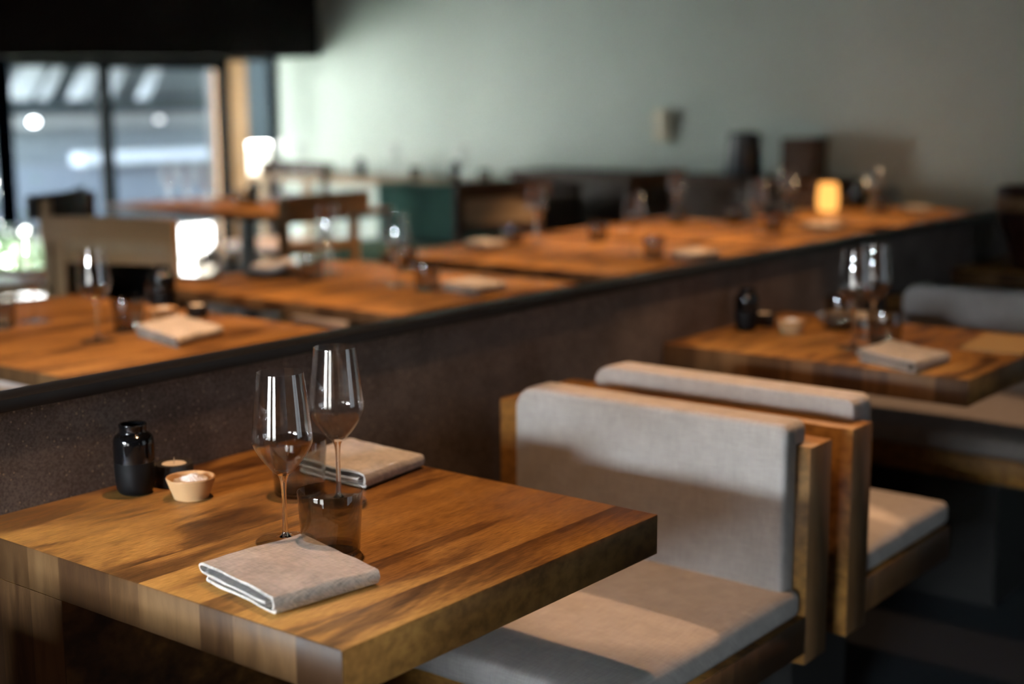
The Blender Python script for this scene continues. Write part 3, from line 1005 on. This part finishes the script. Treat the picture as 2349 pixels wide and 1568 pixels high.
put_wine(5.899, 3.620, 'wine glass on the fourth far table, its far edge')
put_wine(5.562, 3.000, 'wine glass on the fourth far table, its partition side')
put_tumbler(5.800, 3.545, 'tumbler beneath the far wine glass on the fourth far table')
put_tumbler(5.941, 3.323, 'tumbler in the middle of the fourth far table')
put_tumbler(5.656, 2.965, 'tumbler right of the near wine glass on the fourth far table')
put_napkin([(5.85, 2.93), (5.80, 2.78), (5.97, 2.78), (6.02, 2.94)], 'folded linen napkin on the fourth far table', 9.9)

put_wine(6.440, 3.305, 'wine glass left of the lantern on the farthest table')
put_wine(6.783, 3.002, 'wine glass right of the lantern on the farthest table')
put_tumbler(6.367, 3.255, 'tumbler left of the lantern on the farthest table')
put_tumbler(7.060, 3.291, 'tumbler touching the lantern on its right side')
put_tumbler(6.927, 3.016, 'tumbler on the farthest table beside its napkin')
put_vase(7.200, 3.268, 'black bottle vase on the farthest table right of the lantern', sc=1.25)
put_napkin([(7.06, 2.97), (7.02, 2.84), (7.18, 2.84), (7.22, 2.97)], 'folded linen napkin on the farthest table near the green wall', 11.2)
t = thing('lantern', 'glowing orange candle lantern on the farthest table', 'lantern', (6.823, 3.269, 0.7503))
obj('shade', lathe([(0.044, 0.004), (0.052, 0.02), (0.055, 0.07), (0.050, 0.125), (0.046, 0.15), (0.044, 0.15), (0.048, 0.125), (0.053, 0.07), (0.050, 0.02), (0.042, 0.004), (0.044, 0.004)], 32), M['glow'], t)
obj('base', lathe([(0, 0), (0.045, 0), (0.046, 0.004), (0, 0.004)], 32), M['brown'], t)
obj('candle', lathe([(0, 0.004), (0.02, 0.004), (0.02, 0.05), (0, 0.052)], 20), M['wax'], t)
lamp('lantern_light', 'POINT', (6.823, 3.269, 0.925), 1.1, (1.0, 0.62, 0.32), shadow_soft_size=0.02)
obj('flame', lathe([(0, 0.056), (0.008, 0.066), (0.010, 0.075), (0.006, 0.09), (0, 0.105)], 16), M['flame'], t)

put_wine(5.30, 6.72, 'leftmost wine glass on the window table')
put_wine(5.32, 6.58, 'second wine glass from the left on the window table')
put_wine(5.36, 6.44, 'third wine glass from the left on the window table')
put_wine(5.20, 6.30, 'bright wine glass beside the black tumbler on the window table')
put_wine(5.55, 6.00, 'wine glass behind the tumblers on the window table')
put_wine(5.42, 5.72, 'wine glass at the right of the window table')
put_tumbler(5.40, 6.20, 'tumbler in the middle of the window table')
put_tumbler(5.43, 5.64, 'tumbler at the right end of the window table')
put_vase(5.50, 6.22, 'black bottle vase on the window table', sc=1.1)


# ------------------------------------------------------------------ chairs
def chair(x, y, rz, label, panel='canvas', frame='oak', seat='leather', pz=0.755, rail=None):
    """local: seat faces -y, back at +y"""
    t = thing('chair', label, 'chair', (x, y, 0), rz, 'low backed wooden chairs')
    f = M[frame]
    for sx in (-1, 1):
        obj('leg', tube([(sx * 0.235, -0.22, 0), (sx * 0.235, -0.22, 0.42)], [0.014, 0.019]), f, t)
        obj('leg', tube([(sx * 0.225, 0.22, 0), (sx * 0.225, 0.19, 0.43)], [0.014, 0.019]), f, t)
        obj('back_post', box(sx * 0.225 - 0.02, sx * 0.225 + 0.02, 0.17, 0.205, 0.43, 0.94, 0.006), f, t)
        obj('armrest', box(sx * 0.25 - 0.02, sx * 0.25 + 0.02, -0.22, 0.19, 0.625, 0.65, 0.006), f, t)
    obj('seat_frame', box(-0.25, 0.25, -0.24, 0.21, 0.40, 0.43, 0.005), f, t)
    obj('seat', box(-0.235, 0.235, -0.235, 0.165, 0.4305, 0.475, 0.015, 3), M[seat], t)
    # curved top rail
    bm = bmesh.new()
    rows = []
    for i in range(13):
        u = -1 + i / 6
        yc = 0.195 - 0.05 * u * u
        rows.append([bm.verts.new((u * 0.265, yc + dy, zz)) for dy, zz in ((-0.014, 0.875), (0.014, 0.875), (0.014, 0.955), (-0.014, 0.955))])
    for a, b_ in zip(rows, rows[1:]):
        for k in range(4):
            bm.faces.new((a[k], a[(k + 1) % 4], b_[(k + 1) % 4], b_[k]))
    bm.faces.new(rows[0])
    bm.faces.new(rows[-1][::-1])
    bmesh.ops.recalc_face_normals(bm, faces=bm.faces[:])
    obj('top_rail', bm, M[rail] if rail else f, t)
    obj('lower_rail', box(-0.205, 0.205, 0.175, 0.20, pz - 0.04, pz, 0.004), f, t)
    if panel:
        obj('back_panel', box(-0.205, 0.205, 0.18, 0.192, pz + 0.0005, 0.875), M[panel], t)
    return t


chair(2.77, 3.98, -1.25, 'tan canvas backed chair at the left, between the two leftmost far tables', seat='pale', pz=0.835)
chair(3.04, 4.74, 0.61 + math.pi, 'dark backed chair turned sideways in front of the left window pane', 'leather', pz=0.52, rail='leather').scale = (1.0, 1.0, 1.06)
chair(4.17, 4.10, 0.10, 'pale wooden open backed chair at the third far table', None, seat='pale')
chair(5.25, 4.08, -0.35, 'wooden chair at the fourth far table, tan panel in its back', 'canvas', 'oakdark')  # frame coloured dark to carry the shade on this chair
chair(6.42, 3.90, 0.05, 'dark chair at the farthest table, left of the lantern', 'leather', 'oakdark')  # same chair type, shade put into its dark frame and back
# black tub chair between the far tables and the window
t = thing('tub_chair', 'black low tub chair behind the two leftmost far tables', 'armchair', (3.74, 4.86, 0), 0.55, 'lounge seats')
bm = bmesh.new()
ring = []
for i in range(25):
    a = math.radians(-20 + 220 * i / 24)
    h = 0.58 + 0.12 * max(0.0, math.sin(a)) ** 0.7
    c, sn = math.cos(a), math.sin(a)
    ring.append([bm.verts.new(v_) for v_ in ((0.24 * c, 0.23 * sn, 0.30), (0.30 * c, 0.29 * sn, 0.30), (0.315 * c, 0.305 * sn, h - 0.02), (0.30 * c, 0.29 * sn, h), (0.26 * c, 0.25 * sn, h), (0.25 * c, 0.24 * sn, h - 0.02))])
for a_, b_ in zip(ring, ring[1:]):
    for k in range(6):
        bm.faces.new((a_[k], a_[(k + 1) % 6], b_[(k + 1) % 6], b_[k]))
bm.faces.new(ring[0][::-1])
bm.faces.new(ring[-1])
bmesh.ops.recalc_face_normals(bm, faces=bm.faces[:])
obj('backrest', bm, M['leather'], t, True, 50)
obj('seat', box(-0.235, 0.235, -0.25, 0.16, 0.30, 0.43, 0.03, 3), M['leather'], t)
for sx in (-1, 1):
    for sy in (-1, 1):
        obj('leg', tube([(sx * 0.2, sy * 0.17 - 0.04, 0), (sx * 0.17, sy * 0.14 - 0.04, 0.30)], [0.011, 0.016]), M['oakdark'], t)
chair(6.05, 6.62, -1.5, 'pale seated chair at the far side of the window table', None, 'oakdark', 'pale')

# ------------------------------------------------------------------ furniture along the green wall
t = thing('banquette', 'dark green upholstered banquette in front of the pale side table', 'banquette', (6.70, 5.85, 0))
obj('backrest', box(-0.06, 0.06, -0.55, 0.48, 0.42, 0.815, 0.02, 3), M['green'], t)
obj('seat', box(-0.50, -0.061, -0.55, 0.48, 0.30, 0.46, 0.03, 3), M['green'], t)
obj('base', box(-0.48, 0.05, -0.54, 0.47, 0.0, 0.2995), M['cap'], t, False)
t = thing('side_table', 'long pale side table along the green wall beside the window', 'side table', (7.28, 6.85, 0))
obj('tabletop', box(-0.28, 0.30, -1.15, 1.12, 0.765, 0.805, 0.004), M['oak'], t)
for yy in (-1.05, 1.0):
    for xx in (-0.22, 0.22):
        obj('leg', box(xx - 0.025, xx + 0.025, yy - 0.025, yy + 0.025, 0, 0.7645), M['oak'], t)
put_vase(7.18, 6.99, 'black bottle vase on the pale side table, nearer the window', 0.805, 1.15)
put_vase(7.20, 6.14, 'black bottle vase on the pale side table, farther from the window', 0.805, 1.15)
for y, l in ((6.62, 'wine glass on the side table, between its two black vases'), (6.02, 'wine glass on the side table just right of the right black vase'), (7.55, 'wine glass at the window end of the side table')):
    put_wine(7.15, y, l, 0.805)
for y, l in ((6.42, 'tumbler on the side table left of its right black vase'), (5.82, 'tumbler at the right end of the side table'), (7.25, 'tumbler on the side table left of its left black vase')):
    put_tumbler(7.12, y, l, 0.805)

t = thing('sideboard', 'long dark wooden sideboard against the green wall', 'sideboard', (7.35, 4.50, 0))
obj('body', box(-0.2, 0.22, -1.05, 1.12, 0.08, 0.85, 0.004), M['oakdark'], t)
obj('top', box(-0.22, 0.23, -1.07, 1.14, 0.8505, 0.885, 0.004), M['brown'], t)
for k in range(4):
    d = obj('door', box(-0.219, -0.2005, -1.03 + k * 0.535, -0.515 + k * 0.535, 0.12, 0.83, 0.003), M['oakdark'], t)
    obj('knob', lathe([(0, 0), (0.012, 0), (0.012, 0.012), (0, 0.014)], 12), M['metal'], d)
    d.children[0].location = (-0.220, -0.56 + k * 0.535, 0.5)
    d.children[0].rotation_euler = (0, math.radians(-90), 0)
for yy in (-1.0, 1.07):
    obj('foot', box(-0.18, 0.2, yy - 0.03, yy + 0.03, 0, 0.0795), M['metal'], t)
t = thing('planter', 'dark tapered planter standing on the sideboard', 'planter', (7.28, 4.02, 0.8855))
obj('body', lathe([(0, 0), (0.108, 0), (0.110, 0.004), (0.088, 0.255), (0.084, 0.258), (0.080, 0.250), (0.10, 0.02), (0, 0.02)], 40), M['navy'], t)
obj('soil', lathe([(0, 0.22), (0.082, 0.22), (0.0, 0.228)], 24), M['stone'], t)
t = thing('box', 'brown box-shaped form on the sideboard right of the dark planter', 'box', (7.40, 3.70, 0.8855))  # plain brown block with a lid, beside the planter
obj('body', box(-0.08, 0.08, -0.105, 0.105, 0, 0.20, 0.004), M['brown'], t)
obj('lid', box(-0.083, 0.083, -0.108, 0.108, 0.2005, 0.225, 0.004), M['brown'], t)

t = thing('thermostat', 'small ivory thermostat with a round dial on the green wall', 'thermostat', (XW - 0.0005, 4.755, 1.19))
obj('housing', box(-0.05, 0, -0.062, 0.062, -0.12, 0.075, 0.012, 3), M['ivory'], t)
d = obj('dial', lathe([(0, 0), (0.055, 0), (0.058, 0.004), (0.054, 0.020), (0, 0.022)], 32), M['ivory'], t)
d.location = (-0.0505, 0, 0.03)
d.rotation_euler = (0, math.radians(-90), 0)
